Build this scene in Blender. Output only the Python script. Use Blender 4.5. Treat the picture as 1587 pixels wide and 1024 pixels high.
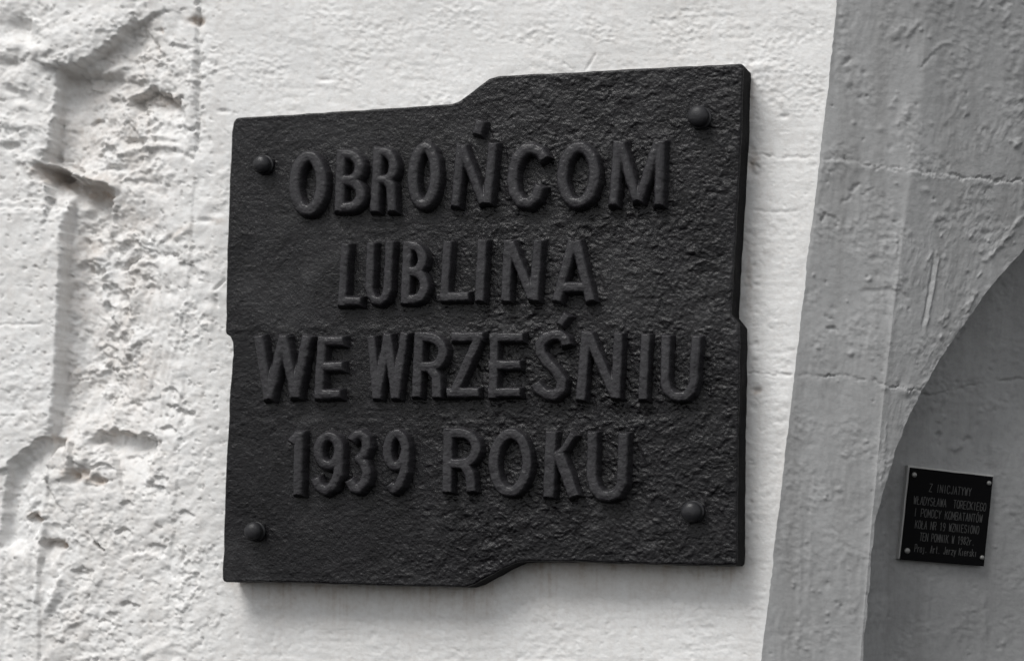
import bpy, math
import numpy as np
from mathutils import Matrix

S = bpy.context.scene
COL = S.collection
for o in list(bpy.data.objects):
    bpy.data.objects.remove(o)

# ------------------------------------------------------------------ camera
PW, PH = 1587, 1024                      # size of the photograph the measurements were taken in
LENS = 80.0
F = LENS / 36.0 * PW
PAN, TILT, ROLL = (math.radians(a) for a in (-18.279, -6.4655, -1.4533))


def cam_matrix():
    cx, sx = math.cos(PAN), math.sin(PAN)
    ct, st = math.cos(TILT), math.sin(TILT)
    cr, sr = math.cos(ROLL), math.sin(ROLL)
    B = np.array([[1, 0, 0], [0, 0, 1], [0, -1, 0]], float)
    Rz = np.array([[cx, -sx, 0], [sx, cx, 0], [0, 0, 1]])
    Rx = np.array([[1, 0, 0], [0, ct, -st], [0, st, ct]])
    Rr = np.array([[cr, -sr, 0], [sr, cr, 0], [0, 0, 1]])
    return Rr @ Rx @ B @ Rz


M = cam_matrix()
DIST = 3.96


def ray(u, v):
    u = np.asarray(u, float); v = np.asarray(v, float)
    c = np.stack([u - PW / 2, -(v - PH / 2), np.full(u.shape, -F)], -1)
    return c @ M


r0 = ray(755, 505); r0 = r0 / np.linalg.norm(r0)
CAM = np.array([0, -0.06, 2.0]) - r0 * DIST

cd = bpy.data.cameras.new("camera")
cam = bpy.data.objects.new("camera", cd); COL.objects.link(cam)
m4 = Matrix.Identity(4)
for i in range(3):
    for j in range(3):
        m4[i][j] = M[j][i]
    m4[i][3] = CAM[i]
cam.matrix_world = m4
cd.lens = LENS; cd.sensor_width = 36.0; cd.sensor_fit = 'HORIZONTAL'
cd.clip_start = 0.05; cd.clip_end = 200
cd.dof.use_dof = True; cd.dof.focus_distance = 3.93; cd.dof.aperture_fstop = 2.6
S.camera = cam

# ------------------------------------------------------------------ light
SUN = np.array([-0.34, -0.72, 1.02]); SUN /= np.linalg.norm(SUN)
ELEV = math.asin(SUN[2])
w = bpy.data.worlds.new("World"); S.world = w; w.use_nodes = True
nt = w.node_tree; nt.nodes.clear()
sky = nt.nodes.new('ShaderNodeTexSky'); sky.sky_type = 'NISHITA'; sky.sun_disc = False
sky.sun_elevation = ELEV; sky.sun_rotation = math.atan2(SUN[0], SUN[1])
sky.air_density = 1.0; sky.dust_density = 1.0; sky.ozone_density = 1.0
hs = nt.nodes.new('ShaderNodeHueSaturation'); hs.inputs['Saturation'].default_value = 0.07
bg = nt.nodes.new('ShaderNodeBackground'); bg.inputs['Strength'].default_value = 0.088
wo = nt.nodes.new('ShaderNodeOutputWorld')
nt.links.new(sky.outputs[0], hs.inputs['Color']); nt.links.new(hs.outputs[0], bg.inputs['Color'])
nt.links.new(bg.outputs[0], wo.inputs['Surface'])

ld = bpy.data.lights.new("sun", 'SUN'); ld.energy = 1.5; ld.angle = math.radians(28)
ld.color = (1.0, 0.985, 0.965)
lo = bpy.data.objects.new("sun", ld); COL.objects.link(lo)
from mathutils import Vector
lo.rotation_euler = Vector(SUN).to_track_quat('Z', 'Y').to_euler()
lo.location = (-3, -4, 8)

S.view_settings.view_transform = 'Standard'
S.view_settings.look = 'None'
S.view_settings.exposure = 0.64
S.view_settings.gamma = 1.0
S.cycles.use_denoising = True


# ------------------------------------------------------------------ numpy helpers
def _hash(ix, iy, seed):
    h = (ix.astype(np.int64) * 374761393 + iy.astype(np.int64) * 668265263 + seed * 974711) & 0x7fffffff
    h = ((h ^ (h >> 13)) * 1274126177) & 0x7fffffff
    return (h ^ (h >> 16)) & 0xffff


def perlin(x, y, seed=0):
    x = np.asarray(x, np.float32); y = np.asarray(y, np.float32)
    x0 = np.floor(x); y0 = np.floor(y)
    fx = x - x0; fy = y - y0
    ux = fx * fx * fx * (fx * (fx * 6 - 15) + 10); uy = fy * fy * fy * (fy * (fy * 6 - 15) + 10)

    def g(ox, oy):
        a = _hash(x0 + ox, y0 + oy, seed) * np.float32(2 * math.pi / 65536)
        return np.cos(a) * (fx - ox) + np.sin(a) * (fy - oy)
    a = g(0, 0); b = g(1, 0); c = g(0, 1); d = g(1, 1)
    return 1.5 * ((a + (b - a) * ux) * (1 - uy) + (c + (d - c) * ux) * uy)


def fbm(x, y, seed=0, octaves=4, gain=.5):
    t = 0; a = 1.0
    for k in range(octaves):
        t = t + a * perlin(x * 2 ** k + 17.3 * k, y * 2 ** k - 9.1 * k, seed + k)
        a *= gain
    return t


def sstep(a, b, x):
    t = np.clip((x - a) / (b - a), 0, 1)
    return t * t * (3 - 2 * t)


def seg_dist(px, py, pts):
    """distance to a polyline, signed side (+ = to the right of travel, i.e. below a line drawn left to right) and 0..1 position"""
    pts = np.asarray(pts, float)
    L = np.hypot(*(pts[1:] - pts[:-1]).T); tot = L.sum(); acc = 0
    best = np.full(px.shape, 1e9); side = np.zeros(px.shape); pos = np.zeros(px.shape)
    for (a, b, l) in zip(pts[:-1], pts[1:], L):
        if l < 1e-9:
            continue
        d = (b - a) / l
        t = np.clip((px - a[0]) * d[0] + (py - a[1]) * d[1], 0, l)
        qx = px - a[0] - d[0] * t; qy = py - a[1] - d[1] * t
        dd = np.hypot(qx, qy)
        m = dd < best
        best = np.where(m, dd, best)
        side = np.where(m, np.sign(d[0] * (py - a[1]) - d[1] * (px - a[0])), side)
        pos = np.where(m, (acc + t) / tot, pos)
        acc += l
    return best, side, pos


def plane_hit(u, v, p0, n):
    d = ray(u, v)
    t = ((np.asarray(p0) - CAM) @ n) / (d @ n)
    return CAM + d * t[..., None]


# ------------------------------------------------------------------ object helpers
def link_mesh(name, verts, quads, mat, parent=None, origin=(0, 0, 0), smooth=True, attrs=None, faces=None, smooth_flags=None):
    me = bpy.data.meshes.new(name)
    verts = np.asarray(verts, np.float32) - np.asarray(origin, np.float32)
    if faces is None:
        quads = np.asarray(quads, np.int32)
        n = len(quads)
        me.vertices.add(len(verts)); me.vertices.foreach_set('co', verts.ravel())
        me.loops.add(n * 4); me.loops.foreach_set('vertex_index', quads.ravel())
        me.polygons.add(n)
        me.polygons.foreach_set('loop_start', np.arange(n, dtype=np.int32) * 4)
        me.update(calc_edges=True)
    else:
        me.from_pydata(verts.tolist(), [], faces)
        n = len(faces)
    me.polygons.foreach_set('use_smooth', np.full(n, smooth) if smooth_flags is None else smooth_flags)
    if attrs:
        for k, a in attrs.items():
            at = me.attributes.new(k, 'FLOAT', 'POINT')
            at.data.foreach_set('value', np.asarray(a, np.float32).ravel())
    me.validate()
    me.materials.append(mat)
    o = bpy.data.objects.new(name, me); COL.objects.link(o)
    if parent is not None:
        o.parent = parent
    else:
        o.location = origin
    return o


def grid_quads(R, C):
    i = np.arange(R * C).reshape(R, C)
    return np.stack([i[:-1, :-1], i[1:, :-1], i[1:, 1:], i[:-1, 1:]], -1).reshape(-1, 4)


def empty(name, loc, label, cat, group=None):
    o = bpy.data.objects.new(name, None); COL.objects.link(o)
    o.location = loc; o.empty_display_size = .1
    o['label'] = label; o['category'] = cat
    if group:
        o['group'] = group
    return o


# ------------------------------------------------------------------ materials
def new_mat(name):
    m = bpy.data.materials.new(name); m.use_nodes = True
    n = m.node_tree; b = n.nodes['Principled BSDF']
    return m, n, b


def noise_node(n, scale, detail=4, rough=.55, vec=None, dist=0.0):
    t = n.nodes.new('ShaderNodeTexNoise'); t.inputs['Scale'].default_value = scale
    t.inputs['Detail'].default_value = detail; t.inputs['Roughness'].default_value = rough
    t.inputs['Distortion'].default_value = dist
    if vec is not None:
        n.links.new(vec, t.inputs['Vector'])
    return t


def obj_coord(n, scale=(1, 1, 1)):
    c = n.nodes.new('ShaderNodeTexCoord'); mp = n.nodes.new('ShaderNodeMapping')
    mp.inputs['Scale'].default_value = scale
    n.links.new(c.outputs['Object'], mp.inputs['Vector'])
    return mp.outputs[0]


def ramp(n, src, stops):
    r = n.nodes.new('ShaderNodeValToRGB')
    e = r.color_ramp.elements
    while len(e) < len(stops):
        e.new(.5)
    for k, (p, c) in enumerate(stops):
        e[k].position = p; e[k].color = (*c, 1) if len(c) == 3 else c
    n.links.new(src, r.inputs[0])
    return r.outputs[0]


def mix(n, fac, a, b, mode='MIX'):
    x = n.nodes.new('ShaderNodeMix'); x.data_type = 'RGBA'; x.blend_type = mode
    if isinstance(fac, (int, float)):
        x.inputs[0].default_value = fac
    else:
        n.links.new(fac, x.inputs[0])
    for s, k in ((a, 6), (b, 7)):
        if isinstance(s, tuple):
            x.inputs[k].default_value = (*s, 1)
        else:
            n.links.new(s, x.inputs[k])
    return x.outputs[2]


def bump(n, b, layers):
    prev = None
    for src, strength, dist in layers:
        k = n.nodes.new('ShaderNodeBump'); k.inputs['Strength'].default_value = strength
        k.inputs['Distance'].default_value = dist
        n.links.new(src, k.inputs['Height'])
        if prev is not None:
            n.links.new(prev, k.inputs['Normal'])
        prev = k.outputs[0]
    n.links.new(prev, b.inputs['Normal'])


def paint_mat(name, c0, c1, stain, rough, bump_amt, streak=.10):
    m, n, b = new_mat(name)
    vec = obj_coord(n)
    big = noise_node(n, 5, 5, .6, vec, .4)
    base = mix(n, ramp(n, big.outputs[0], [(.35, (0, 0, 0)), (.68, (1, 1, 1))]), c0, c1)
    fine = noise_node(n, 90, 5, .65, vec)
    base = mix(n, ramp(n, fine.outputs[0], [(.3, (.16, .16, .16)), (.55, (0, 0, 0))]), base, stain, 'MULTIPLY')
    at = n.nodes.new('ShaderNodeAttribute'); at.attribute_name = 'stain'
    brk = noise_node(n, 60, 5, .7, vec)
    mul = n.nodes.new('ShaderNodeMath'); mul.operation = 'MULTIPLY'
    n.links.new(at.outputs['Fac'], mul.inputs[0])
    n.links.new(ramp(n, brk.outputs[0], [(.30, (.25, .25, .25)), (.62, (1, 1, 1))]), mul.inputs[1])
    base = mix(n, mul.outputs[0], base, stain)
    rain = noise_node(n, 1.0, 5, .6, obj_coord(n, (26, 26, 2.2)), .3)
    base = mix(n, ramp(n, rain.outputs[0], [(.48, (0, 0, 0)), (.78, (streak, streak, streak))]), base, stain, 'MIX')
    n.links.new(base, b.inputs['Base Color'])
    b.inputs['Roughness'].default_value = rough
    b.inputs['Specular IOR Level'].default_value = .35
    f1 = noise_node(n, 260, 5, .6, vec)
    f2 = noise_node(n, 1.0, 4, .6, obj_coord(n, (80, 80, 190)))
    f3 = noise_node(n, 620, 3, .6, vec)
    chips = ramp(n, noise_node(n, 150, 4, .65, vec, .3).outputs[0], [(.50, (0, 0, 0)), (.58, (1, 1, 1))])
    bump(n, b, [(f2.outputs[0], .3 * bump_amt, .0012), (chips, .13 * bump_amt, .0008), (f1.outputs[0], .45 * bump_amt, .0010), (f3.outputs[0], .28 * bump_amt, .0005)])
    return m


WHITE = paint_mat("white_limewash", (.80, .80, .795), (.755, .752, .742), (.36, .262, .185), .8, .95)
GREY = paint_mat("grey_masonry_paint", (.375, .378, .38), (.30, .302, .304), (.12, .115, .11), .62, .85, .32)


def iron_mat(name, c0, c1, rough, bump_amt, dust=None):
    m, n, b = new_mat(name)
    vec = obj_coord(n)
    v = noise_node(n, 14, 6, .65, vec)
    col = mix(n, ramp(n, v.outputs[0], [(.38, (0, 0, 0)), (.66, (1, 1, 1))]), c0, c1)
    if dust:
        d1 = noise_node(n, 6.5, 5, .62, vec, .8); d2 = noise_node(n, 1.0, 4, .6, obj_coord(n, (30, 30, 5)), .4)
        mm = n.nodes.new('ShaderNodeMath'); mm.operation = 'MULTIPLY'
        n.links.new(ramp(n, d1.outputs[0], [(.50, (0, 0, 0)), (.72, (1, 1, 1))]), mm.inputs[0])
        n.links.new(ramp(n, d2.outputs[0], [(.30, (.3, .3, .3)), (.65, (1, 1, 1))]), mm.inputs[1])
        col = mix(n, mm.outputs[0], col, (dust, dust * .98, dust * 1.03))
    n.links.new(col, b.inputs['Base Color'])
    rr = n.nodes.new('ShaderNodeMapRange')
    rr.inputs[1].default_value = .3; rr.inputs[2].default_value = .7
    rr.inputs[3].default_value = rough - .07; rr.inputs[4].default_value = rough + .20
    n.links.new(noise_node(n, 9, 4, .6, vec, .6).outputs[0], rr.inputs[0]); n.links.new(rr.outputs[0], b.inputs['Roughness'])
    b.inputs['Specular IOR Level'].default_value = .28
    f1 = noise_node(n, 330, 4, .65, vec)
    f2 = noise_node(n, 110, 5, .6, vec)
    bump(n, b, [(f2.outputs[0], .6 * bump_amt, .004), (f1.outputs[0], .55 * bump_amt, .0018)])
    return m


IRON = iron_mat("black_painted_iron", (.0026, .0023, .0031), (.0080, .0074, .0089), .16, .85, .032)
IRON_EDGE = iron_mat("black_iron_edge", (.0040, .0038, .0045), (.0075, .0072, .008), .72, .9)
IRON_EDGE.node_tree.nodes["Principled BSDF"].inputs["Specular IOR Level"].default_value = .1
IRON_LETTER = iron_mat("black_painted_letters", (.0235, .0226, .0252), (.0360, .0348, .0380), .22, .5)
BOLT = iron_mat("black_painted_bolt", (.018, .018, .02), (.028, .028, .031), .34, .35)


def plain_mat(name, c, rough, metal=0.0, c2=None, scale=120, spec=.4):
    m, n, b = new_mat(name)
    v = noise_node(n, scale, 4, .6, obj_coord(n))
    c2 = c2 or tuple(x * .75 for x in c)
    n.links.new(mix(n, v.outputs[0], c, c2), b.inputs['Base Color'])
    b.inputs['Roughness'].default_value = rough; b.inputs['Metallic'].default_value = metal; b.inputs['Specular IOR Level'].default_value = spec
    return m


PLATE = plain_mat("black_plate_enamel", (.004, .004, .0045), .55, spec=.06)
BACKING = plain_mat("pale_backing_board", (.50, .50, .49), .7)
SCREW = plain_mat("steel_screw", (.30, .30, .29), .45, .5)
ENGRAVE = plain_mat("grey_lettering_fill", (.085, .085, .085), .6, 0, (.03, .03, .03), 130)

# ------------------------------------------------------------------ relief painting (real height, in photo-measured positions on each surface)
PX = 1 / 890.0                            # one measured pixel on the wall, in metres


class Relief:
    def __init__(self, U, V):
        self.U, self.V = U, V
        self.H = np.zeros(U.shape); self.stain = np.zeros(U.shape)

    def win(self, u0, u1, v0, v1):
        rows = np.where((self.V[:, 0] >= v0) & (self.V[:, 0] <= v1))[0]
        if len(rows) == 0:
            return None
        ra, rb = rows[0], rows[-1] + 1
        m = ((self.U[ra:rb] >= u0) & (self.U[ra:rb] <= u1)).any(0)
        cols = np.where(m)[0]
        if len(cols) == 0:
            return None
        return (slice(ra, rb), slice(cols[0], cols[-1] + 1))

    def around(self, pts, pad):
        p = np.asarray(pts, float)
        return self.win(p[:, 0].min() - pad, p[:, 0].max() + pad, p[:, 1].min() - pad, p[:, 1].max() + pad)

    def wob(self, s, amp, freq=.06, seed=5):
        u = self.U[s]; v = self.V[s]
        return (u + amp * fbm(u * freq, v * freq, seed, 3), v + amp * fbm(u * freq + 40, v * freq, seed + 9, 3))

    def ridge(self, pts, h, wd, wob=2.0, seed=5, taper=True):
        s = self.around(pts, wd * 4 + 8)
        if s is None:
            return
        u, v = self.wob(s, wob, .08, seed)
        d, sd, t = seg_dist(u, v, pts)
        e = np.clip(np.minimum(t, 1 - t) * 6, 0, 1) if taper else np.clip(.55 + .8 * perlin(u / 24, v / 24, seed + 50) + .4 * perlin(u / 8, v / 8, seed + 51), .08, 1.4)
        self.H[s] += h * np.exp(-(d / wd) ** 2) * e

    def lip(self, pts, h, decay, sharp=2.0, wob=3.0, seed=3, side=1, endfade=.12):
        """a ledge: the surface drops by h on one side of the line and climbs back over `decay`"""
        s = self.around(pts, decay * 2.5 + 10)
        if s is None:
            return
        u, v = self.wob(s, wob, .07, seed)
        d, sd, t = seg_dist(u, v, pts)
        sg = d * sd * side
        e = np.clip(np.minimum(t, 1 - t) / endfade, 0, 1)
        e = e * e * (3 - 2 * e)
        f = sstep(-sharp, sharp, sg) * np.exp(-np.clip(sg, 0, None) / decay)
        self.H[s] -= h * f * e

    def slope(self, pts, h, run, decay, side=1, crisp=.25, wob=3.0, seed=3, endfade=.12):
        """a scraped bank: starts at a crisp edge, falls away by h over `run`, levels out and climbs back over `decay`"""
        s = self.around(pts, decay * 2.2 + 10)
        if s is None:
            return
        u, v = self.wob(s, wob, .07, seed)
        u2, v2 = self.wob(s, wob * 4, .02, seed + 4)
        d, sd, t = seg_dist(u, v, pts)
        sg = d * sd * side
        d2, sd2, _ = seg_dist(u2, v2, pts)
        far = np.clip(.5 * (d2 * sd2 * side) + .5 * sg, 0, None)
        e = np.clip(np.minimum(t, 1 - t) / endfade, 0, 1)
        e = e * e * (3 - 2 * e)
        k = np.clip(sg, 0, None)
        f = (crisp * sstep(-1.2, 1.8, sg) + (1 - crisp) * (1 - np.exp(-k / run))) * np.exp(-(far / decay) ** 1.5) * (sg > -1.2)
        self.H[s] -= h * f * e

    def region(self, poly, h, soft=3.0, wob=3.0, seed=8):
        p = np.asarray(poly + [poly[0]], float)
        s = self.around(p, soft * 3 + 8)
        if s is None:
            return
        u, v = self.wob(s, wob, .06, seed)
        d, _, _ = seg_dist(u, v, p)
        ins = inside(u, v, p)
        sg = np.where(ins, d, -d)
        self.H[s] += h * sstep(-soft, soft, sg)

    def blob(self, u0, v0, ru, rv, h, ang=0.0, sharp=2.0):
        R = max(ru, rv) * 2.6
        s = self.win(u0 - R, u0 + R, v0 - R, v0 + R)
        if s is None:
            return
        du = self.U[s] - u0; dv = self.V[s] - v0
        c, sn = math.cos(ang), math.sin(ang)
        a = (c * du + sn * dv) / ru; b = (-sn * du + c * dv) / rv
        self.H[s] += h * np.exp(-(a * a + b * b) ** (sharp / 2))

    def dirt(self, u0, v0, ru, rv, k, ang=0.0):
        R = max(ru, rv) * 2.6
        s = self.win(u0 - R, u0 + R, v0 - R, v0 + R)
        if s is None:
            return
        u, v = self.wob(s, 5, .08, 77)
        du = u - u0; dv = v - v0
        c, sn = math.cos(ang), math.sin(ang)
        a = (c * du + sn * dv) / ru; b = (-sn * du + c * dv) / rv
        self.stain[s] = np.maximum(self.stain[s], k * np.exp(-(a * a + b * b)))


def inside(u, v, p):
    r = np.zeros(u.shape, bool)
    for a, b in zip(p[:-1], p[1:]):
        if a[1] == b[1]:
            continue
        c = (a[1] > v) != (b[1] > v)
        r ^= c & (u < (b[0] - a[0]) * (v - a[1]) / (b[1] - a[1]) + a[0])
    return r


rng = np.random.default_rng(7)
V0, V1 = -40, 1066


def row_list(step):
    return np.concatenate([np.arange(-380, V0, 9.0), np.arange(V0, V1, step), np.arange(V1, 1400, 9.0)])


def edge_u(v):                             # painted corner between white wall and grey buttress
    v = np.asarray(v, float)
    return (np.interp(v, [-400, -200, 0, 250, 330, 600, 800, 1024, 1200, 1400], [1345, 1322, 1298, 1271, 1260, 1229, 1206, 1180, 1159, 1136])
            + 1.4 * perlin(v / 38, v * 0 + .5, 61) + .9 * perlin(v / 9, v * 0 + .5, 63))


# ------------------------------------------------------------------ white wall
STEP = 2.0
vs = row_list(STEP)
ub = np.arange(-640, -30, 9.0)
nf = int(1260 / STEP)
tt = np.linspace(0, 1, nf)
eu = edge_u(vs)
U = np.concatenate([np.repeat(ub[None], len(vs), 0), -30 + (eu[:, None] + 30) * tt[None]], 1)
V = np.repeat(vs[:, None], U.shape[1], 1)
tt = np.concatenate([ub * 0, tt])
g = Relief(U, V)

# everyday unevenness
g.H += 2.6 * PX * fbm(U / 170, V / 150, 11, 3)
left = 1 - sstep(290, 400, U)
strk = fbm(U / 60 + .4 * fbm(U / 120, V / 120, 21, 2), V / 11, 31, 3)
g.H += .42 * PX * strk * (1 - .6 * left) * (.4 + .9 * sstep(-.4, .4, fbm(U / 150, V / 90, 33, 2)))
mk = sstep(-.25, .45, fbm(U / 80, V / 80, 45, 3))
g.H += (.25 + .6 * mk + .4 * left * mk) * PX * fbm(U / 13, V / 11, 41, 4, .6)
topb = sstep(-.05, .45, fbm(U / 130 + 3, V / 70, 47, 3)) * (1 - sstep(150, 260, V))
g.H += 1.2 * PX * topb * fbm(U / 9, V / 7, 48, 4, .6)
# crumbly skin: sharp little plates and pits, patchy
mk2 = sstep(.1, .6, fbm(U / 65 + 7, V / 75, 52, 3)) * (1 - .8 * (1 - sstep(78, 92, U)) * sstep(330, 350, V) * (1 - sstep(640, 680, V)))
ck = fbm(U / 16 + V / 50, V / 15, 53, 4, .6)
g.H += left * mk2 * PX * (3.0 * sstep(.0, .22, ck) - 1.2)
g.H += left * PX * ((.25 + .7 * mk2) * fbm(U / 8, V / 8, 55, 3, .65) + 1.5 * fbm(U / 30 + V / 90, V / 34, 51, 3, .5))
pit = fbm(U / 11, V / 10, 57, 3, .6)
g.H -= (.25 + .75 * left) * 3.6 * PX * sstep(.62, .85, pit)
# steep smears of a brush in the scraped band
band = sstep(95, 125, U) * (1 - sstep(270, 320, U))
st1 = (U * .97 + V * .22) / 7; st2 = (V - U * .2) / 110
g.H += 1.5 * PX * band * sstep(400, 460, V) * (1 - sstep(640, 700, V)) * fbm(st1, st2, 71, 3)
g.H += 1.0 * PX * left * sstep(620, 680, V) * fbm((U * .5 + V) / 15 + .8 * fbm(U / 60, V / 60, 72, 2), (U - V * .5) / 70, 73, 3)
g.H += 1.0 * PX * (1 - sstep(75, 125, U)) * sstep(680, 760, V) * fbm((U + .05 * V) / 9, V / 160, 75, 2)

# --- large relief at the left: proud blocks, deep scraped recess
R_ = 1.0
g.slope([(44, 92), (60, 97), (88, 106), (105, 104), (140, 91), (172, 66), (192, 44), (208, 28), (226, 18)], 24 * PX, 22, 46, 1, .35, 3.5, 201, .18)
g.slope([(86, 96), (84, 112), (82, 160), (78, 215), (66, 248)], 52 * PX, 24, 80, -1, .3, 4.5, 202, .1)
g.slope([(103, 255), (100, 308), (96, 345), (94, 420), (89, 560), (83, 660), (74, 700)], 60 * PX, 32, 90, -1, .25, 3.2, 203, .25)
fl = [(66, 98), (88, 106), (105, 104), (140, 91), (172, 66), (192, 44), (240, 20), (320, 10), (320, 1200), (55, 1200), (60, 900), (74, 700), (83, 660), (89, 560), (94, 420), (98, 330),
      (102, 300), (70, 270), (66, 248), (78, 215), (82, 160), (84, 108), (66, 98)]
uw = U + 3 * fbm(U * .07, V * .07, 205, 3); vw = V + 3 * fbm(U * .07 + 40, V * .07, 206, 3)
fd, _, _ = seg_dist(uw, vw, fl)
fd = np.where(inside(uw, vw, np.array(fl, float)), fd, -fd)
fw = 60 + 30 * fbm(U / 60, V / 90, 207, 2)
floor_ = sstep(-1.5, 2.0, fd) * (1 - sstep(205, 300, U + 14 * fbm(U / 40, V / 50, 208, 3))) * (1 - .55 * sstep(640, 760, V))
g.H -= 13 * PX * floor_
fl1 = fbm(uw / 42, vw / 40, 214, 4, .55); fl2 = fbm(uw / 26 + 5, vw / 30, 215, 4, .55)
rag = np.clip(floor_ + .7 * (1 - sstep(250, 330, V)) * (1 - sstep(70, 100, U)), 0, 1)
rag = rag * (.25 + .95 * sstep(-.3, .4, fbm(U / 100, V / 120, 218, 2)))
g.H += rag * PX * (4.2 * sstep(.05, .10, fl1) + 3.0 * sstep(.12, .17, fl2) - 2.5 * sstep(.30, .34, -fl1))
g.stain += .07 * left * np.clip(.5 + 1.2 * fbm(U / 70, V / 80, 216, 4), 0, 1)
g.stain += .20 * floor_ * np.clip(.6 + .8 * fbm(U / 45, V / 60, 209, 4), 0, 1)  # shade of the recess put into the colour as a broken tint
g.region([(-200, 322), (94, 324), (93, 420), (88, 560), (80, 660), (60, 700), (20, 725), (-200, 760)], 5.5 * PX, 2.0, 2.0)
g.blob(118, 62, 66, 34, 9 * PX, -.45); g.blob(168, 40, 26, 24, 6 * PX, -.6)
g.blob(32, 46, 26, 17, -20 * PX, .5)
g.blob(16, 100, 18, 8, -8 * PX); g.blob(22, 72, 14, 7, 6 * PX); g.blob(58, 80, 16, 8, 5 * PX)
g.blob(20, 142, 9, 5, -9 * PX, .3); g.blob(34, 152, 7, 8, -7 * PX, .6); g.blob(32, 164, 8, 6, 6 * PX); g.blob(14, 228, 10, 5, -9 * PX, -.2); g.blob(20, 215, 12, 8, 6 * PX)
# vertical joint to the smoother plaster around the plaque
g.lip([(305, -40), (303, 60), (304, 150), (303, 250)], 11 * PX, 11, 1.6, 3.5, 14, side=-1)
g.lip([(303, 246), (296, 340), (287, 520), (284, 560)], 3.2 * PX, 12, 2.0, 4, 15, side=-1)
g.lip([(284, 560), (272, 760), (262, 880), (256, 1010)], 3.6 * PX, 18, 2.5, 5, 16, side=-1)
g.blob(303, 32, 11, 7, -10 * PX, .2); g.blob(296, 28, 8, 4, 4 * PX)
g.ridge([(296, 60), (296, 150), (292, 240)], 3.5 * PX, 5, 3)
g.ridge([(285, 238), (300, 249)], -7 * PX, 3, 1)
# arched smear strokes and overhangs
for (pts, h, wd) in [([(105, 128), (118, 124), (132, 131), (146, 133)], 5, 3), ([(150, 112), (180, 100), (230, 97)], 3, 4),
                     ([(160, 145), (180, 128), (215, 118)], 2.6, 4), ([(190, 175), (225, 178), (280, 190)], 3, 4),
                     ([(200, 212), (240, 208), (284, 218)], 4, 5), ([(206, 226), (240, 222), (286, 230)], 5.5, 5),
                     ([(160, 240), (200, 228), (240, 226)], 4, 4), ([(208, 95), (214, 82), (222, 70)], 4, 4),
                     ([(178, 62), (166, 72), (160, 80)], 3, 3), ([(192, 168), (220, 160), (270, 170)], -3, 4)]:
    g.ridge(pts, h * PX, wd, 2)
g.lip([(188, 160), (204, 146), (228, 136), (252, 143), (268, 152), (284, 150)], 36 * PX, 28, 2.2, 6, 23)
g.lip([(196, 176), (215, 170), (240, 172)], 4 * PX, 10, 2, 3, 24)
g.lip([(118, 185), (132, 178), (146, 180)], 8 * PX, 9, 1.5, 2, 25)
g.lip([(135, 222), (146, 214), (158, 222)], 6 * PX, 8, 1.5, 2, 26)
g.lip([(205, 236), (218, 232), (214, 250), (200, 262), (176, 276)], 5 * PX, 14, 2, 3, 27)
g.lip([(80, 110), (96, 106), (110, 112), (122, 124)], 8 * PX, 12, 1.8, 4, 28)
# crevice
g.slope([(46, 264), (60, 252), (84, 256), (104, 268), (132, 276), (176, 290)], 60 * PX, 9, 40, 1, .5, 5, 331, .16)
g.ridge([(62, 236), (76, 244), (92, 254), (112, 262), (128, 270)], -22 * PX, 6, 3, 31)
g.lip([(54, 262), (66, 256), (84, 262), (104, 272), (132, 280), (168, 284)], 22 * PX, 26, 2.2, 6, 33)
g.blob(66, 266, 10, 9, -22 * PX); g.blob(140, 300, 18, 7, -8 * PX, .3)
g.blob(150, 285, 16, 9, 10 * PX, .3); g.blob(165, 290, 8, 7, 6 * PX); g.blob(135, 278, 9, 6, 6 * PX)
g.blob(172, 257, 13, 6, -5 * PX, 0, 6); g.ridge([(158, 256), (172, 250), (186, 256)], 2.5 * PX, 2.5, 1)
g.blob(150, 312, 10, 7, 7 * PX); g.blob(122, 318, 16, 8, 5 * PX)
for (a, b, h, wd) in [((222, 262), (240, 250), 4, 5), ((232, 276), (252, 240), 3.5, 4), ((200, 300), (230, 278), 3, 6), ((245, 300), (262, 262), 2.6, 5)]:
    g.ridge([a, b], h * PX, wd, 2)
# horizontal ledge and the block below
g.lip([(-60, 312), (20, 311), (60, 310), (92, 321)], -5 * PX, 10, 1.5, 3, 35)
g.ridge([(-60, 311), (30, 312), (60, 312), (97, 321)], -6 * PX, 2.0, 2.5, 36, False)
g.ridge([(-60, 326), (60, 327)], -2 * PX, 2, 2, 37)
g.ridge([(-60, 502), (30, 503), (84, 501)], -2.6 * PX, 1.8, 3, 38)
# slabs of smeared mortar by the block edge
for (a, b, h, wd) in [((140, 372), (160, 345), 7, 8), ((162, 384), (194, 360), 7, 7), ((172, 398), (206, 380), 6, 8), ((135, 415), (155, 398), 5, 3),
                      ((138, 428), (158, 414), 5, 3), ((136, 440), (156, 432), 4, 3), ((140, 470), (152, 456), 5, 4), ((150, 480), (152, 462), -6, 3),
                      ((214, 390), (236, 384), 4, 6), ((178, 412), (208, 392), -7, 2.5), ((208, 396), (232, 384), -4, 2), ((104, 352), (110, 344), 6, 3),
                      ((112, 372), (120, 366), -8, 4), ((118, 412), (126, 416), -8, 4), ((250, 375), (285, 352), -3, 4), ((262, 368), (300, 350), 3, 6)]:
    g.ridge([a, b], h * PX, wd, 1.5)
g.blob(135, 395, 12, 14, 5 * PX); g.blob(118, 384, 8, 16, -5 * PX); g.blob(120, 445, 14, 26, -3 * PX)
for k in range(16):
    x = 100 + rng.random() * 90; y = 480 + rng.random() * 120; l = 20 + 50 * rng.random()
    g.ridge([(x, y), (x - l * .22, y + l)], (rng.random() - .4) * 3.4 * PX, 2 + 2 * rng.random(), 1.5)
g.lip([(200, 618), (222, 617), (248, 615)], 4 * PX, 8, 1.5, 2, 41)
g.ridge([(195, 640), (214, 608)], -3 * PX, 5, 2)
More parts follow.
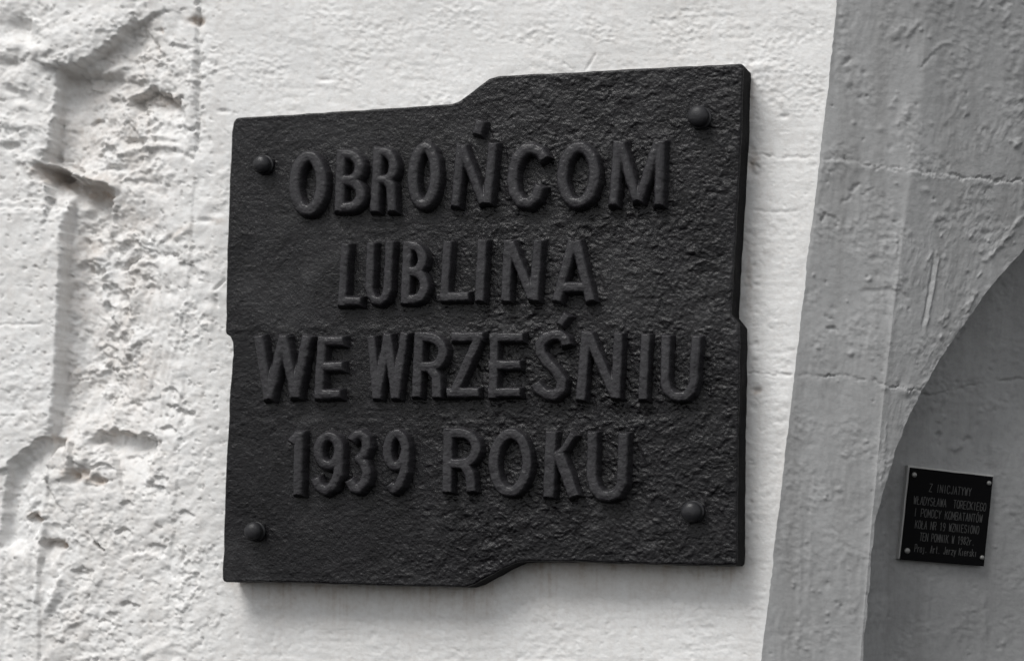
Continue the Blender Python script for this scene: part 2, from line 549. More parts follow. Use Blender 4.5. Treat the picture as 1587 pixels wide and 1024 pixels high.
# lower hollows
g.slope([(-4, 860), (4, 800), (8, 760), (16, 716), (38, 698), (58, 682), (80, 676), (98, 679), (104, 700)], 26 * PX, 9, 46, 1, .5, 3.0, 43, .12)
g.lip([(108, 676), (106, 720), (112, 742)], -16 * PX, 16, 1.8, 2, 44)
g.ridge([(118, 640), (120, 690), (122, 730)], 8 * PX, 11, 3)
g.slope([(130, 690), (138, 672), (150, 667), (170, 665), (200, 671), (222, 676), (246, 680)], 32 * PX, 10, 60, 1, .55, 4, 45, .14)
g.lip([(137, 700), (135, 676), (138, 668)], 5 * PX, 18, 1.5, 2, 46)
g.blob(112, 738, 9, 9, -16 * PX); g.blob(90, 745, 12, 14, 5 * PX, .6); g.blob(150, 744, 9, 5, -15 * PX, .3); g.blob(132, 732, 5, 5, -8 * PX)
g.ridge([(160, 724), (188, 730)], -3 * PX, 3, 1.5); g.ridge([(196, 700), (226, 682)], -4 * PX, 2.5, 1.5)
g.lip([(36, 802), (50, 795), (68, 804)], 20 * PX, 24, 1.8, 2.5, 47)
g.lip([(58, 842), (75, 834), (98, 840), (104, 846)], 22 * PX, 24, 1.8, 2.5, 48)
g.blob(93, 843, 6, 4, -8 * PX)
for (a, b, c, h, wd) in [((50, 690), (46, 780), (40, 980), 4.5, 7), ((72, 760), (60, 840), (58, 960), 5, 7), ((16, 730), (10, 900), (6, 1040), -3.5, 5),
                         ((82, 850), (92, 900), (68, 950), 4, 8), ((100, 880), (86, 920), (62, 960), 5, 6)]:
    g.ridge([a, b, c], h * PX, wd, 4)
g.lip([(176, 868), (200, 857), (230, 856), (254, 864), (262, 880)], 5 * PX, 16, 2, 3, 49, side=-1)
g.ridge([(280, 876), (287, 846)], -4 * PX, 2, 1); g.blob(276, 892, 12, 8, -4 * PX)
for k in range(26):
    x = 40 + rng.random() * 220; y = 880 + rng.random() * 170; l = 25 + 50 * rng.random()
    g.ridge([(x, y), (x + l, y - l * (.35 + .3 * rng.random()))], (rng.random() - .35) * 3.6 * PX, 2 + 3 * rng.random(), 2)
for k in range(22):
    x = 130 + rng.random() * 120; y = 690 + rng.random() * 170; l = 20 + 40 * rng.random()
    g.ridge([(x, y), (x + l, y - l * (.5 + .3 * rng.random()))], (rng.random() - .4) * 2.8 * PX, 2 + 3 * rng.random(), 2)
for k in range(36):
    x = -60 + rng.random() * 140; y = 110 + rng.random() * 190
    g.blob(x, y, 3 + 9 * rng.random(), 3 + 5 * rng.random(), (rng.random() - .55) * 9 * PX, rng.random() * 3)
# crumbs and chips
for k in range(330):
    x = 95 + rng.random() * 260 if k < 190 else -60 + rng.random() * 1330; y = rng.random() * 1130 - 60
    if 370 < x < 1150 and 190 < y < 890:
        continue
    r = 2 + 5 * rng.random() ** 2
    g.blob(x, y, r, r * (.5 + .5 * rng.random()), (rng.random() - .55) * (5.5 if x < 340 else 3.2) * PX, rng.random() * 3)
for k in range(60):
    x = 100 + rng.random() * 180; y = 20 + rng.random() * 980
    g.lip([(x, y), (x + 8 + 8 * rng.random(), y - 5 * rng.random()), (x + 22 + 14 * rng.random(), y + 3)], (3 + 5 * rng.random()) * PX, 9, 1.5, 3, 100 + k)
# lumps near the joint, cracks, course lines
for (x, y, a, b, h) in [(318, 420, 9, 7, 5), (330, 455, 12, 9, 5), (300, 425, 6, 9, -5), (322, 480, 8, 8, 5), (316, 503, 7, 5, 4), (345, 270, 9, 8, 4),
                        (335, 330, 12, 6, -4), (318, 342, 12, 4, -5), (256, 452, 4, 4, -4), (262, 446, 5, 4, 3), (272, 118, 6, 4, -5), (246, 46, 5, 4, -6),
                        (345, 172, 7, 3, -5), (503, 124, 9, 2.5, -3), (506, 130, 12, 4, 1.5), (1180, 103, 14, 8, 2.5), (1215, 180, 6, 4, -4)]:
    g.blob(x, y, a, b, h * PX)
g.ridge([(330, 452), (350, 432)], -5 * PX, 1.6, 1)
g.ridge([(905, 112), (925, 80)], -3 * PX, 1.3, .5); g.ridge([(886, 108), (872, 96)], -2 * PX, 1.5, .5)
g.ridge([(1158, 237), (1190, 244), (1230, 242), (1300, 246)], -3.6 * PX, 1.9, 3.5, 81, False)
g.ridge([(1158, 252), (1180, 262)], -3 * PX, 3, 2)
g.ridge([(1160, 325), (1200, 329), (1245, 326)], -1.5 * PX, 2, 2, 82)
g.ridge([(1160, 578), (1200, 580), (1250, 581)], -3 * PX, 1.4, 2.5, 83, False)
g.blob(1172, 605, 7, 4, -5 * PX); g.blob(1170, 270, 8, 5, -4 * PX)
for k in range(46):
    x = 1158 + 20 * rng.random(); y = 110 + 760 * rng.random()
    g.blob(x, y, 3 + 3 * rng.random(), 2 + 3 * rng.random(), (rng.random() - .6) * 4.5 * PX)
# grime in the crevices, and shade painted under the lips and overhangs
for a in [(75, 272, 30, 14, .75, .3), (125, 290, 40, 12, .8, .25), (245, 150, 32, 10, .6, .2), (303, 30, 12, 8, .8), (122, 378, 22, 14, .55, .6), (120, 735, 26, 10, .75, .2),
          (150, 745, 14, 7, .7), (88, 680, 30, 5, .5), (180, 668, 50, 5, .5), (50, 799, 14, 5, .6), (85, 838, 20, 5, .6), (94, 844, 6, 5, 1), (140, 280, 40, 18, .5),
          (134, 180, 8, 5, .6), (246, 46, 6, 5, .8), (275, 360, 26, 8, .35, -.4), (120, 395, 14, 22, .35), (340, 342, 14, 4, .45), (95, 730, 18, 26, .25),
          (1166, 250, 7, 18, .5), (1172, 606, 8, 6, .5), (1160, 430, 5, 60, .3), (1165, 150, 6, 40, .3)]:
    g.dirt(*a)
# rusty drips from the plaque's lower edge, over painted shade below it
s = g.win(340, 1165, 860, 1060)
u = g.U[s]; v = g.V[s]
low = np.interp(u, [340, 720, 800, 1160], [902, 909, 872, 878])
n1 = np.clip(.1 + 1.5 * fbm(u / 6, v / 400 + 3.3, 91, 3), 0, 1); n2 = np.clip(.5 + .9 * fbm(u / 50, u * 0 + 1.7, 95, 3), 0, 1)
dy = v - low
soft = .42 * np.exp(-np.clip(dy, 0, None) / (12 + 34 * n2)) * np.clip(.75 + .6 * fbm(u / 30, v / 30, 97, 3), 0, 1.2)  # soft brown falloff: shading under the plaque, painted in
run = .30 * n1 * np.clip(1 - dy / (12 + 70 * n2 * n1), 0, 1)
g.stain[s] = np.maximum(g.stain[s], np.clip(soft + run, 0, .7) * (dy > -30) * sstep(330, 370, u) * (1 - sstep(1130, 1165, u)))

P = plane_hit(U, V, (0, 0, 0), np.array([0., -1, 0]))
fade = 1 - sstep(.994, 1.0, np.repeat(tt[None], len(vs), 0))
P[..., 1] -= g.H * fade
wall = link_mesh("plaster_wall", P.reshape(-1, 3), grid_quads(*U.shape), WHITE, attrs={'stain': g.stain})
wall['label'] = "white limewashed masonry wall with crumbling patched plaster behind the large black plaque"
wall['category'] = "wall"; wall['kind'] = "thing"

# ------------------------------------------------------------------ grey buttress with an arched niche
A1, A2 = math.radians(16), math.radians(33)
n0 = np.array([0., -1, 0])


def turned(line_a, line_b, ang):
    """plane through a line, its normal turned by ang to the right of the wall's"""
    d = line_b - line_a; d /= np.linalg.norm(d)
    nn = np.array([math.sin(ang), -math.cos(ang), 0.])
    nn = nn - d * (nn @ d)
    return line_a, nn / np.linalg.norm(nn)


W0 = plane_hit(np.array(1322.), np.array(-200.), (0, 0, 0), n0); W1 = plane_hit(np.array(1159.), np.array(1200.), (0, 0, 0), n0)
p1, n1v = turned(W0, W1, A1)


def facet_u(v):
    return np.interp(v, [-400, -200, 0, 200, 450, 600, 700, 830, 1024, 1200, 1400], [1488, 1464, 1440, 1417, 1386, 1370, 1361, 1349, 1333, 1318, 1303])


F0 = plane_hit(np.array(1464.), np.array(-200.), p1, n1v); F1 = plane_hit(np.array(1318.), np.array(1200.), p1, n1v)
p2, n2v = turned(F0, F1, A2)
ARCH_V = [150, 175, 220, 290, 385, 435, 490, 540, 600, 650, 690, 740, 800, 850, 900, 960, 1024, 1200, 1400]
ARCH_U = [1960, 1850, 1760, 1672, 1587, 1541, 1502, 1467, 1431, 1407, 1391, 1375, 1358, 1351, 1346, 1341, 1338, 1326, 1312]


def arch_u(v):
    return np.interp(v, ARCH_V, ARCH_U)


STEP = 2.0
vs = row_list(STEP)
e0 = edge_u(vs); e1 = facet_u(vs); e2 = np.maximum(np.minimum(arch_u(vs), 1960), e1 + 4)
e2 = np.where(vs < 150, 1960, e2)
k9 = np.ones(9) / 9
e2 = np.convolve(np.pad(e2, 4, mode='edge'), k9, 'valid')
e2 = e2 + 1.6 * perlin(vs / 30, vs * 0 + .5, 65) + .9 * perlin(vs / 8, vs * 0 + .5, 67)
c1, c2 = 72, 230
t1 = np.linspace(0, 1, c1); t2 = np.linspace(0, 1, c2)[1:]
U1 = e0[:, None] + (e1 - e0)[:, None] * t1; U2 = e1[:, None] + (e2 - e1)[:, None] * t2
V_1 = np.repeat(vs[:, None], c1, 1); V_2 = np.repeat(vs[:, None], c2 - 1, 1)
PA = np.concatenate([plane_hit(U1, V_1, p1, n1v), plane_hit(U2, V_2, p2, n2v)], 1)
U = np.concatenate([U1, U2], 1); V = np.concatenate([V_1, V_2], 1)
# soften the fold between the two faces
for rep in range(10):
    a = PA.copy(); w_ = np.exp(-((U - e1[:, None]) / 13) ** 2)[:, 1:-1, None]
    a[:, 1:-1] = PA[:, 1:-1] * (1 - .5 * w_) + .25 * w_ * (PA[:, :-2] + PA[:, 2:])
    PA = a


def grey_relief(U, V, seed):
    g = Relief(U, V)
    g.H += 2.2 * PX * fbm(U / 150, V / 170, seed, 3)
    g.H += .75 * PX * fbm((U + .11 * V) / 13 + .6 * fbm(U / 60, V / 60, seed + 6, 2), V / 60, seed + 5, 3) * (.3 + sstep(-.3, .5, fbm(U / 120, V / 120, seed + 7, 2)))
    patch = sstep(-.15, .4, fbm(U / 70 + 5, V / 80, seed + 9, 2))
    g.H += (.35 + .75 * patch) * PX * fbm(U / 13, V / 12, seed + 13, 4, .58)
    g.H += 1.1 * PX * patch * np.abs(fbm((U + V) / 30, (U - V) / 15, seed + 17, 3))
    g.H *= .8
    return g


g = grey_relief(U, V, 211)
g.ridge([(1150, 237), (1265, 244), (1300, 246), (1345, 257), (1400, 262), (1450, 271), (1520, 277), (1620, 284), (1760, 290)], -4.2 * PX, 2.0, 6, 301, False)
g.lip([(1150, 240), (1300, 248), (1400, 264), (1520, 279), (1700, 288)], -2.0 * PX, 26, 2, 4, 302)
g.ridge([(1165, 578), (1230, 580), (1270, 581), (1310, 584), (1360, 592), (1400, 602), (1440, 607)], -3.6 * PX, 1.6, 5, 303, False)
g.ridge([(1457, 385), (1446, 450), (1433, 520)], 1.8 * PX, 2.2, 1); g.ridge([(1450, 385), (1440, 450), (1428, 515)], -2 * PX, 2.2, 1)
for (a, b, h, wd) in [((1528, 404), (1570, 358), 5, 4), ((1552, 372), (1590, 330), 4, 4), ((1496, 488), (1512, 448), 5, 4), ((1458, 505), (1470, 480), 4, 4), ((1388, 360), (1390, 400), 3, 3),
                      ((1322, 86), (1310, 98), -5, 3), ((1312, 96), (1306, 104), -4, 3), ((1316, 298), (1332, 284), -5, 3), ((1332, 305), (1358, 290), -3, 2), ((1380, 60), (1402, 40), 4, 5),
                      ((1400, 62), (1426, 30), 4, 5), ((1424, 108), (1450, 82), -4, 2), ((1440, 80), (1480, 62), 3, 3), ((1560, 215), (1576, 228), 4, 3), ((1572, 228), (1580, 214), 4, 3),
                      ((1550, 12), (1566, 0), -5, 3), ((1280, 330), (1272, 342), -6, 4), ((1302, 320), (1320, 300), -3, 3), ((1285, 332), (1300, 345), -4, 3), ((1525, 302), (1534, 290), -4, 4),
                      ((1500, 180), (1492, 168), 4, 4), ((1378, 170), (1390, 150), 3, 4), ((1395, 195), (1412, 160), 4, 6), ((1276, 490), (1292, 492), -4, 2), ((1282, 508), (1298, 512), -6, 2.5),
                      ((1240, 760), (1238, 1010), 2, 4), ((1262, 700), (1250, 960), 1.6, 4), ((1374, 640), (1366, 760), 2, 3)]:
    g.ridge([a, b], .5 * h * PX, wd, 4)
g.lip([(1330, 448), (1380, 446), (1415, 460)], 2.0 * PX, 14, 3, 2, 305)
g.blob(1346, 432, 5, 4, 4 * PX); g.blob(1344, 430, 3, 3, -4 * PX); g.blob(1406, 606, 12, 8, 4 * PX)
for k in range(330):
    y = rng.random() * 1200 - 90; x = edge_u(y) + 8 + rng.random() * 360
    r = 2 + 4 * rng.random() ** 2
    g.blob(x, y, r, r * (.5 + .6 * rng.random()), (rng.random() - .5) * 5 * PX, rng.random() * 3)
for k in range(70):
    y = rng.random() * 480; x = 1390 + rng.random() * 200
    a = .8 + .5 * rng.random(); l = 7 + 16 * rng.random()
    g.ridge([(x, y), (x + l * math.cos(a), y - l * math.sin(a))], (rng.random() - .35) * 2.2 * PX, 2 + 2 * rng.random(), 1.5)
nrm = np.concatenate([np.broadcast_to(n1v, (*U1.shape, 3)), np.broadcast_to(n2v, (*U2.shape, 3))], 1)
cidx = np.arange(U.shape[1])[None, :]
fade = sstep(0, 3, cidx)
PB = PA + nrm * (g.H * fade)[..., None]
origin = PB[len(vs) // 2, 0].copy()
butt = empty("buttress", origin, "grey painted stone buttress with an arched niche, right of the white wall", "buttress")
butt['kind'] = "thing"
link_mesh("face", PB.reshape(-1, 3), grid_quads(*U.shape), GREY, butt, origin, attrs={'stain': g.stain})

# the niche: curved reveal sinking to a back wall
rows = np.where(vs > 158)[0]
vn = vs[rows]; ea = e2[rows]
edgeP = PB[rows, -1]
cn = 250
tn = np.linspace(0, 1, cn) ** 1.25
UN = ea[:, None] + (1990 - ea)[:, None] * tn; VN = np.repeat(vn[:, None], cn, 1)
g = grey_relief(UN, VN, 411)
DEP = 112 * PX
wd = np.interp(vn, [150, 500, 620, 720, 850, 1024, 1200], [9, 9, 18, 48, 76, 90, 90])[:, None]
dist = (UN - ea[:, None])
prof = np.clip(dist / wd, 0, 1)
depth = DEP * (.12 * np.clip(dist / 1.5, 0, 1) + .88 * (1 - (1 - prof) ** 1.9))
base = plane_hit(UN, VN, p2, n2v)
g.ridge([(1400, 606), (1440, 605), (1500, 609), (1525, 603), (1560, 594), (1600, 588), (1800, 570)], -3.6 * PX, 1.7, 2.5, 311, False)
g.ridge([(1442, 600), (1425, 640), (1405, 690), (1390, 740), (1376, 800)], 3 * PX, 6, 3)
for k in range(150):
    y = 420 + rng.random() * 700; x = 1370 + rng.random() * 260
    r = 2 + 4 * rng.random() ** 2
    g.blob(x, y, r, r * (.5 + .6 * rng.random()), (rng.random() - .5) * 5 * PX, rng.random() * 3)
for (a, b, h, w_) in [((1500, 676), (1508, 670), -5, 4), ((1526, 700), (1546, 684), 4, 5), ((1540, 690), (1556, 676), -4, 4), ((1572, 750), (1590, 742), 4, 5), ((1512, 640), (1504, 655), 3, 4),
                      ((1430, 655), (1455, 640), 3, 4), ((1535, 516), (1546, 500), -3, 3), ((1508, 640), (1516, 610), 3, 3), ((1422, 930), (1416, 1000), 2, 4), ((1490, 900), (1482, 1010), 2, 4),
                      ((1574, 930), (1580, 1000), 2.5, 4)]:
    g.ridge([a, b], h * PX, w_, 1.5)
fade = sstep(0, 6, np.arange(cn)[None, :])
PN = base - n2v * depth[..., None] + n2v * (g.H * fade)[..., None]
PN[:, 0] = edgeP
link_mesh("niche", PN.reshape(-1, 3), grid_quads(*UN.shape), GREY, butt, origin, attrs={'stain': g.stain})

# ------------------------------------------------------------------ the large plaque
T0, T1 = .006, .064                        # back and front of the slab, metres off the wall
FRONT = np.array([0, -T1, 0])


def on_front(u, v, off=0.0):
    q = plane_hit(np.asarray(u, float), np.asarray(v, float), (0, -T1 - off, 0), n0)
    return q[..., 0], q[..., 2]


OUT = [(366, 183), (420, 179), (520, 173), (620, 167), (700, 161), (712, 157), (726, 147), (742, 134), (758, 122), (775, 117.5), (870, 113), (1000, 106), (1090, 101.5), (1146, 98.5), (1152, 99.5),
       (1150, 200), (1141, 350), (1134, 470), (1134, 487), (1146, 503), (1147, 530), (1144, 700), (1142.5, 872), (1140.5, 876), (1000, 873.5), (900, 870), (830, 869), (800, 871), (780, 880),
       (757, 893), (735, 905), (722, 909), (640, 908), (500, 904), (400, 901), (348, 901), (345, 896), (346, 850), (351, 700), (357, 600), (361, 550), (360, 530), (357, 521), (350, 516),
       (350.5, 450), (354, 330), (358, 230), (359, 205), (362, 190)]
o = np.array(OUT + [OUT[0]], float)
den = []
for a, b in zip(o[:-1], o[1:]):
    k = max(1, int(np.hypot(*(b - a)) / 7))
    for i in range(k):
        den.append(a + (b - a) * i / k)
den = np.array(den)
ar = np.arange(len(den))
jx = .8 * perlin(ar * .23, ar * 0 + .5, 901) + .6 * perlin(ar * .61, ar * 0 + .5, 903)
jy = .6 * perlin(ar * .21, ar * 0 + .5, 905) + .5 * perlin(ar * .6, ar * 0 + .5, 907)
den = den + np.stack([jx, jy], -1)
ox, oz = on_front(den[:, 0], den[:, 1])
poly = np.stack([np.append(ox, ox[0]), np.append(oz, oz[0])], -1)


def poly_sdf(x, z):
    d = np.full(x.shape, 1e9); gx = np.zeros(x.shape); gz = np.zeros(x.shape)
    for a, b in zip(poly[:-1], poly[1:]):
        e = b - a; l = e @ e
        t = np.clip(((x - a[0]) * e[0] + (z - a[1]) * e[1]) / l, 0, 1)
        qx = x - a[0] - e[0] * t; qz = z - a[1] - e[1] * t
        dd = qx * qx + qz * qz
        m = dd < d
        d = np.where(m, dd, d); gx = np.where(m, qx, gx); gz = np.where(m, qz, gz)
    d = np.sqrt(d)
    ins = inside(x, z, poly)
    s = np.where(ins, 1.0, -1.0)
    dn = np.maximum(d, 1e-9)
    return d * s, gx / dn * s, gz / dn * s     # gradient points inwards


GS = 1.65e-3
xs = np.arange(poly[:, 0].min() - .004, poly[:, 0].max() + .004, GS)
zs = np.arange(poly[:, 1].max() + .004, poly[:, 1].min() - .004, -GS)
X, Z = np.meshgrid(xs, zs)
# only vertices near the outline need the exact distance
D, GX, GZ = poly_sdf(X.ravel(), Z.ravel())
D = D.reshape(X.shape); GX = GX.reshape(X.shape); GZ = GZ.reshape(X.shape)
INS = .0018
ok = D > INS
fc = ok[:-1, :-1] & ok[1:, :-1] & ok[1:, 1:] & ok[:-1, 1:]
q = grid_quads(*X.shape)[fc.ravel()]
e = np.concatenate([q[:, [0, 1]], q[:, [1, 2]], q[:, [2, 3]], q[:, [3, 0]]])
key = np.minimum(e[:, 0], e[:, 1]).astype(np.int64) * X.size + np.maximum(e[:, 0], e[:, 1])
uq, inv, cnt = np.unique(key, return_inverse=True, return_counts=True)
be = e[cnt[inv] == 1]
bv = np.unique(be)
Xf, Zf, Df = X.ravel().copy(), Z.ravel().copy(), D.ravel().copy()
gx, gz = GX.ravel(), GZ.ravel()
mv = (Df[bv] - INS)
Xf[bv] -= gx[bv] * mv; Zf[bv] -= gz[bv] * mv

# ---- letters: strokes measured from the photograph
def ell(cx, cy, rx, ry, a0=0, a1=360, tilt=0.0, n=28):
    a = np.radians(np.linspace(a0, a1, n)); t = math.radians(tilt)
    x = rx * np.cos(a); y = ry * np.sin(a)
    return [(cx + xx * math.cos(t) - yy * math.sin(t), cy + xx * math.sin(t) + yy * math.cos(t)) for xx, yy in zip(x, y)]


def bowl(x0, y0, x1, y1, xr0):
    """a D-shaped bowl: out from (x0,y0) along the top, round to (x1,y1)"""
    cy = (y0 + y1) / 2; ry = (y1 - y0) / 2; rx = min(ry, (xr0 - x0) * .62)
    return [(x0, y0)] + ell(xr0 - rx, cy, rx, ry, -90, 90, 0, 12) + [(x1, y1)]


LET = [
    # (character, half stroke, roundness, strokes)
    ("O", 7.3, .55, [ell(476, 284, 21, 42, 0, 360, 2)]),
    ("B", 6.5, .55, [[(528, 233), (524.5, 327)], bowl(527, 239, 526, 279, 556), bowl(526, 280, 525, 321, 558)]),
    ("R", 6.2, .55, [[(585, 229), (579.5, 327)], bowl(584, 235, 582, 279, 609), [(598, 279), (605, 288), (606.5, 327)]]),
    ("O", 7.0, .55, [ell(656, 272, 17.5, 44, 0, 360, 3)]),
    ("Ń", 6.0, .5, [[(713, 225), (704.5, 319)], [(715, 228), (748, 314)], [(763, 222), (754, 314)]]),
    ("C", 7.2, .55, [[(843, 246), (836, 235), (825, 229.5), (812, 231), (801, 243), (795, 260), (792.5, 280), (797, 300), (807, 313), (819, 315), (830, 305), (836, 288)]]),
    ("O", 7.2, .55, [ell(895.5, 271, 25, 43.5, 0, 360, 3)]),
    ("M", 6.0, .6, [[(957, 219), (949.5, 317)], [(961, 222), (986, 310)], [(1018, 222), (989, 310)], [(1023, 219), (1020, 317)]]),
    ("L", 6.0, .3, [[(534.5, 378), (529, 473)], [(524, 466.5), (558, 466.5)]]),
    ("U", 5.8, .3, [[(574, 377), (571.5, 446), (574, 457), (580, 465), (588, 466.5), (595, 461), (599.5, 448), (603, 374)]]),
    ("B", 6.5, .2, [[(631, 375), (627, 470)], bowl(630, 381, 629, 420, 654), bowl(629, 421, 628, 463.5, 657)]),
    ("L", 6.3, .2, [[(693, 374), (687.5, 466)], [(682, 460), (725, 459)]]),
    ("I", 6.8, .2, [[(747, 372), (742, 466)]]),
    ("N", 6.6, .2, [[(787, 372), (783, 466)], [(790, 376), (824, 462)], [(833, 373), (827, 465)]]),
    ("A", 6.8, .3, [[(887, 373), (862, 466)], [(892, 373), (914, 466)], [(872, 445), (908, 444.5)]]),
    ("W", 6.4, .5, [[(400, 521), (415, 618)], [(415, 617), (438, 521)], [(437, 521), (456, 615)], [(456, 615), (474.5, 521)]]),
    ("E", 6.3, .4, [[(498.5, 522), (492.5, 617)], [(492, 528.5), (531, 528)], [(492, 568), (530, 567)], [(487, 611), (526, 610)]]),
    ("W", 6.0, .2, [[(574.5, 521), (583, 617)], [(583, 617), (600, 518)], [(600, 518), (611.5, 617)], [(611.5, 617), (626, 516)]]),
    ("R", 7.0, .15, [[(649, 515), (644.5, 615)], bowl(648, 522, 645, 568.5, 685.5), [(667, 571), (675.5, 584), (676, 615)]]),
    ("Z", 6.7, .15, [[(699, 522), (748, 521.5)], [(742, 521), (702, 609)], [(692, 608), (741, 607.5)]]),
    ("E", 6.5, .15, [[(766, 516), (763, 616)], [(759, 523), (810, 522.5)], [(757, 565.5), (806, 565)], [(756, 608.5), (805, 607.5)]]),
    ("Ś", 7.2, .3, [[(877, 534), (875, 525), (867, 519.5), (856, 518.5), (844, 523), (836.5, 533), (837, 547), (846, 560), (860, 574), (870, 590), (868, 604), (858, 612), (846, 610.5), (835, 603), (829, 594)]]),
    ("N", 7.0, .2, [[(908, 514), (899, 619)], [(911, 518), (952, 613)], [(958, 516), (953.5, 617)]]),
    ("I", 6.7, .2, [[(1000, 518), (995.5, 619)]]),
    ("U", 6.6, .3, [[(1031.5, 520), (1030, 592), (1034, 605), (1043, 613), (1052, 614.5), (1062, 613), (1070, 605), (1074, 592), (1078.5, 521)]]),
    ("1", 6.3, .5, [[(462.5, 669), (460, 766)], [(462, 673), (451, 685)]]),
    ("9", 6.3, .5, [ell(508, 698, 16.5, 22.5, 0, 360, 3), [(524.5, 700), (523, 735), (514, 753), (503, 759.5), (493, 754), (487.5, 741)]]),
    ("3", 6.2, .5, [[(544, 682), (550, 674), (558, 672.5), (565.5, 679), (567, 693), (562, 705), (555, 711), (563, 718), (567, 731), (564, 747), (555, 757.5), (547, 756), (540, 744)]]),
    ("9", 6.5, .3, [ell(613, 697, 14, 25, 0, 360, 3), [(627, 700), (625.5, 730), (618, 750), (609, 758), (603, 750)]]),
    ("R", 7.0, .15, [[(694, 664), (692, 762)], bowl(693, 671, 692, 718, 737), [(719, 720), (727, 734), (730, 761)]]),
    ("O", 7.2, .2, [ell(790, 716.5, 26, 45, 0, 360, 2)]),
    ("K", 8.2, .2, [[(853.5, 669), (849.5, 770)], [(866, 704), (889, 769)]]),
    ("U", 7.3, .3, [[(918, 670), (916, 738), (921, 757), (931, 767.5), (944, 768.5), (955, 764), (963, 750), (966, 671)]]),
]
THIN = {31: [([(862, 706), (874, 694), (888, 672)], 4.6)]}
ACCENT = {4: ([(743.5, 187), (738, 207)], 6.6), 21: ([(877, 487), (866, 502)], 5.5)}


def stroke_field(u, v, strokes):
    """distance to a set of strokes; the open ends are cut square"""
    best = np.full(u.shape, 1e9)
    for pts in strokes:
        pts = np.asarray(pts, float)
        closed = np.hypot(*(pts[0] - pts[-1])) < .5
        for i, (a, b) in enumerate(zip(pts[:-1], pts[1:])):
            l = np.hypot(*(b - a))
            if l < 1e-6:
                continue
            d = (b - a) / l
            t = (u - a[0]) * d[0] + (v - a[1]) * d[1]
            pr = np.abs(-(u - a[0]) * d[1] + (v - a[1]) * d[0])
            lo = np.where(t < 0, -t, 0); hi = np.where(t > l, t - l, 0)
            if i == 0 and not closed:
                dlo = np.where(lo > 0, np.maximum(pr, lo + STROKE_HW[0]), pr)
            else:
                dlo = np.hypot(pr, lo)
            if i == len(pts) - 2 and not closed:
                dhi = np.where(hi > 0, np.maximum(pr, hi + STROKE_HW[0]), pr)
            else:
                dhi = np.hypot(pr, hi)
            dd = np.where(lo > 0, dlo, np.where(hi > 0, dhi, pr))
            best = np.minimum(best, dd)
    return best


STROKE_HW = [6.5]
LH = .0225                                 # how far the letters stand proud

plaque_loc = np.array([0, 0, 2.0])
plaque = empty("memorial_plaque", plaque_loc, "large black cast iron memorial plaque with raised letters on the white wall", "plaque")


def build_relief_glyph(name, fields, rnd, parent, origin, seed, H=LH):
    """fields: list of (strokes, half width). Strokes are given at face height."""
    allp = np.array([p for st, hw in fields for s_ in st for p in s_], float)
    pad = 15
    us = np.arange(allp[:, 0].min() - pad, allp[:, 0].max() + pad, 1.0); vs_ = np.arange(allp[:, 1].min() - pad, allp[:, 1].max() + pad, 1.0)
    Ug, Vg = np.meshgrid(us, vs_)
    uu = Ug + .8 * perlin(Ug / 13, Vg / 13, seed) + .35 * perlin(Ug / 4.5, Vg / 4.5, seed + 1)
    vv = Vg + .8 * perlin(Ug / 13 + 9, Vg / 13, seed + 2) + .35 * perlin(Ug / 4.5, Vg / 4.5 + 5, seed + 3)
    hw0 = 1.0
    dr = 3.6 + 2.6 * rnd
    sc = np.zeros(Ug.shape) - 9
    for st, hw in fields:
        STROKE_HW[0] = hw
        d = stroke_field(uu, vv, st)
        sc = np.maximum(sc, (hw + hw0 + dr - 1.2 - d) / dr)
    s_ = np.clip(sc, 0, 1)
    lin = s_
    rou = np.sqrt(np.clip(1 - (1 - s_) ** 2, 0, 1))
    k = .25 + .6 * rnd
    CH = .0010
    h = (H - CH) * ((1 - k) * (1 - np.abs(1 - lin) ** 1.25) + k * rou)
    over = np.clip(sc - 1, 0, 2.0)
    h = h + CH * (1 - np.clip(1 - over / (.30 + .45 * rnd), 0, 1) ** 2) * (sc > 0)
    h = h + over * (.0003 + .0009 * rnd)
    h = h + s_ * (.0005 * fbm(Ug / 9, Vg / 9, seed + 5, 3) + .0006 * perlin(Ug / 30, Vg / 30, seed + 7))
    low = sc < 0
    h = np.where(low, -.004, h - .0035 * (1 - np.clip(s_ * 4, 0, 1)))
    xx, zz = on_front(Ug, Vg, LH)
    Pv = np.stack([xx, -T1 - h, zz], -1).reshape(-1, 3)
    keep = ~low
    f = keep[:-1, :-1] | keep[1:, :-1] | keep[1:, 1:] | keep[:-1, 1:]
    qq = grid_quads(*Ug.shape)[f.ravel()]
    used, qi = np.unique(qq, return_inverse=True)
    return link_mesh(name, Pv[used], qi.reshape(-1, 4), IRON_LETTER, parent, origin), (used, None)


# ---- slab relief
fx = Xf / PX; fz = Zf / PX
pu = 755 + fx; pv = 505 - (fz - 2.0 / PX)      # slab millimetre-ish coordinates, centred like the photograph
right = sstep(560, 820, pu + .12 * (pv - 500))
relief = .0011 * fbm(pu / 150, pv / 150, 501, 3)
wx = pu + 7 * fbm(pu / 30, pv / 30, 503, 2); wy = pv + 7 * fbm(pu / 30 + 9, pv / 30, 504, 2)
patchy = sstep(-.35, .45, fbm(pu / 75, pv / 65, 509, 3))
lump = fbm(wx / 21 + wy / 60, wy / 21, 505, 4, .55)
relief += (.0006 + .0011 * right) * (.5 + .7 * patchy) * lump
pits = np.abs(fbm(wx / 10, wy / 10, 511, 3, .6))
relief += (.0003 + .0015 * right) * (.35 + .9 * patchy) * (np.minimum(pits, .45) - .25)
relief += .0012 * sstep(.25, .6, fbm(wx / 12 + 3, wy / 13, 513, 3, .6)) * (.3 + .7 * right)
relief += (.0003 + .0004 * right) * fbm(pu / 5, pv / 5, 517, 2)
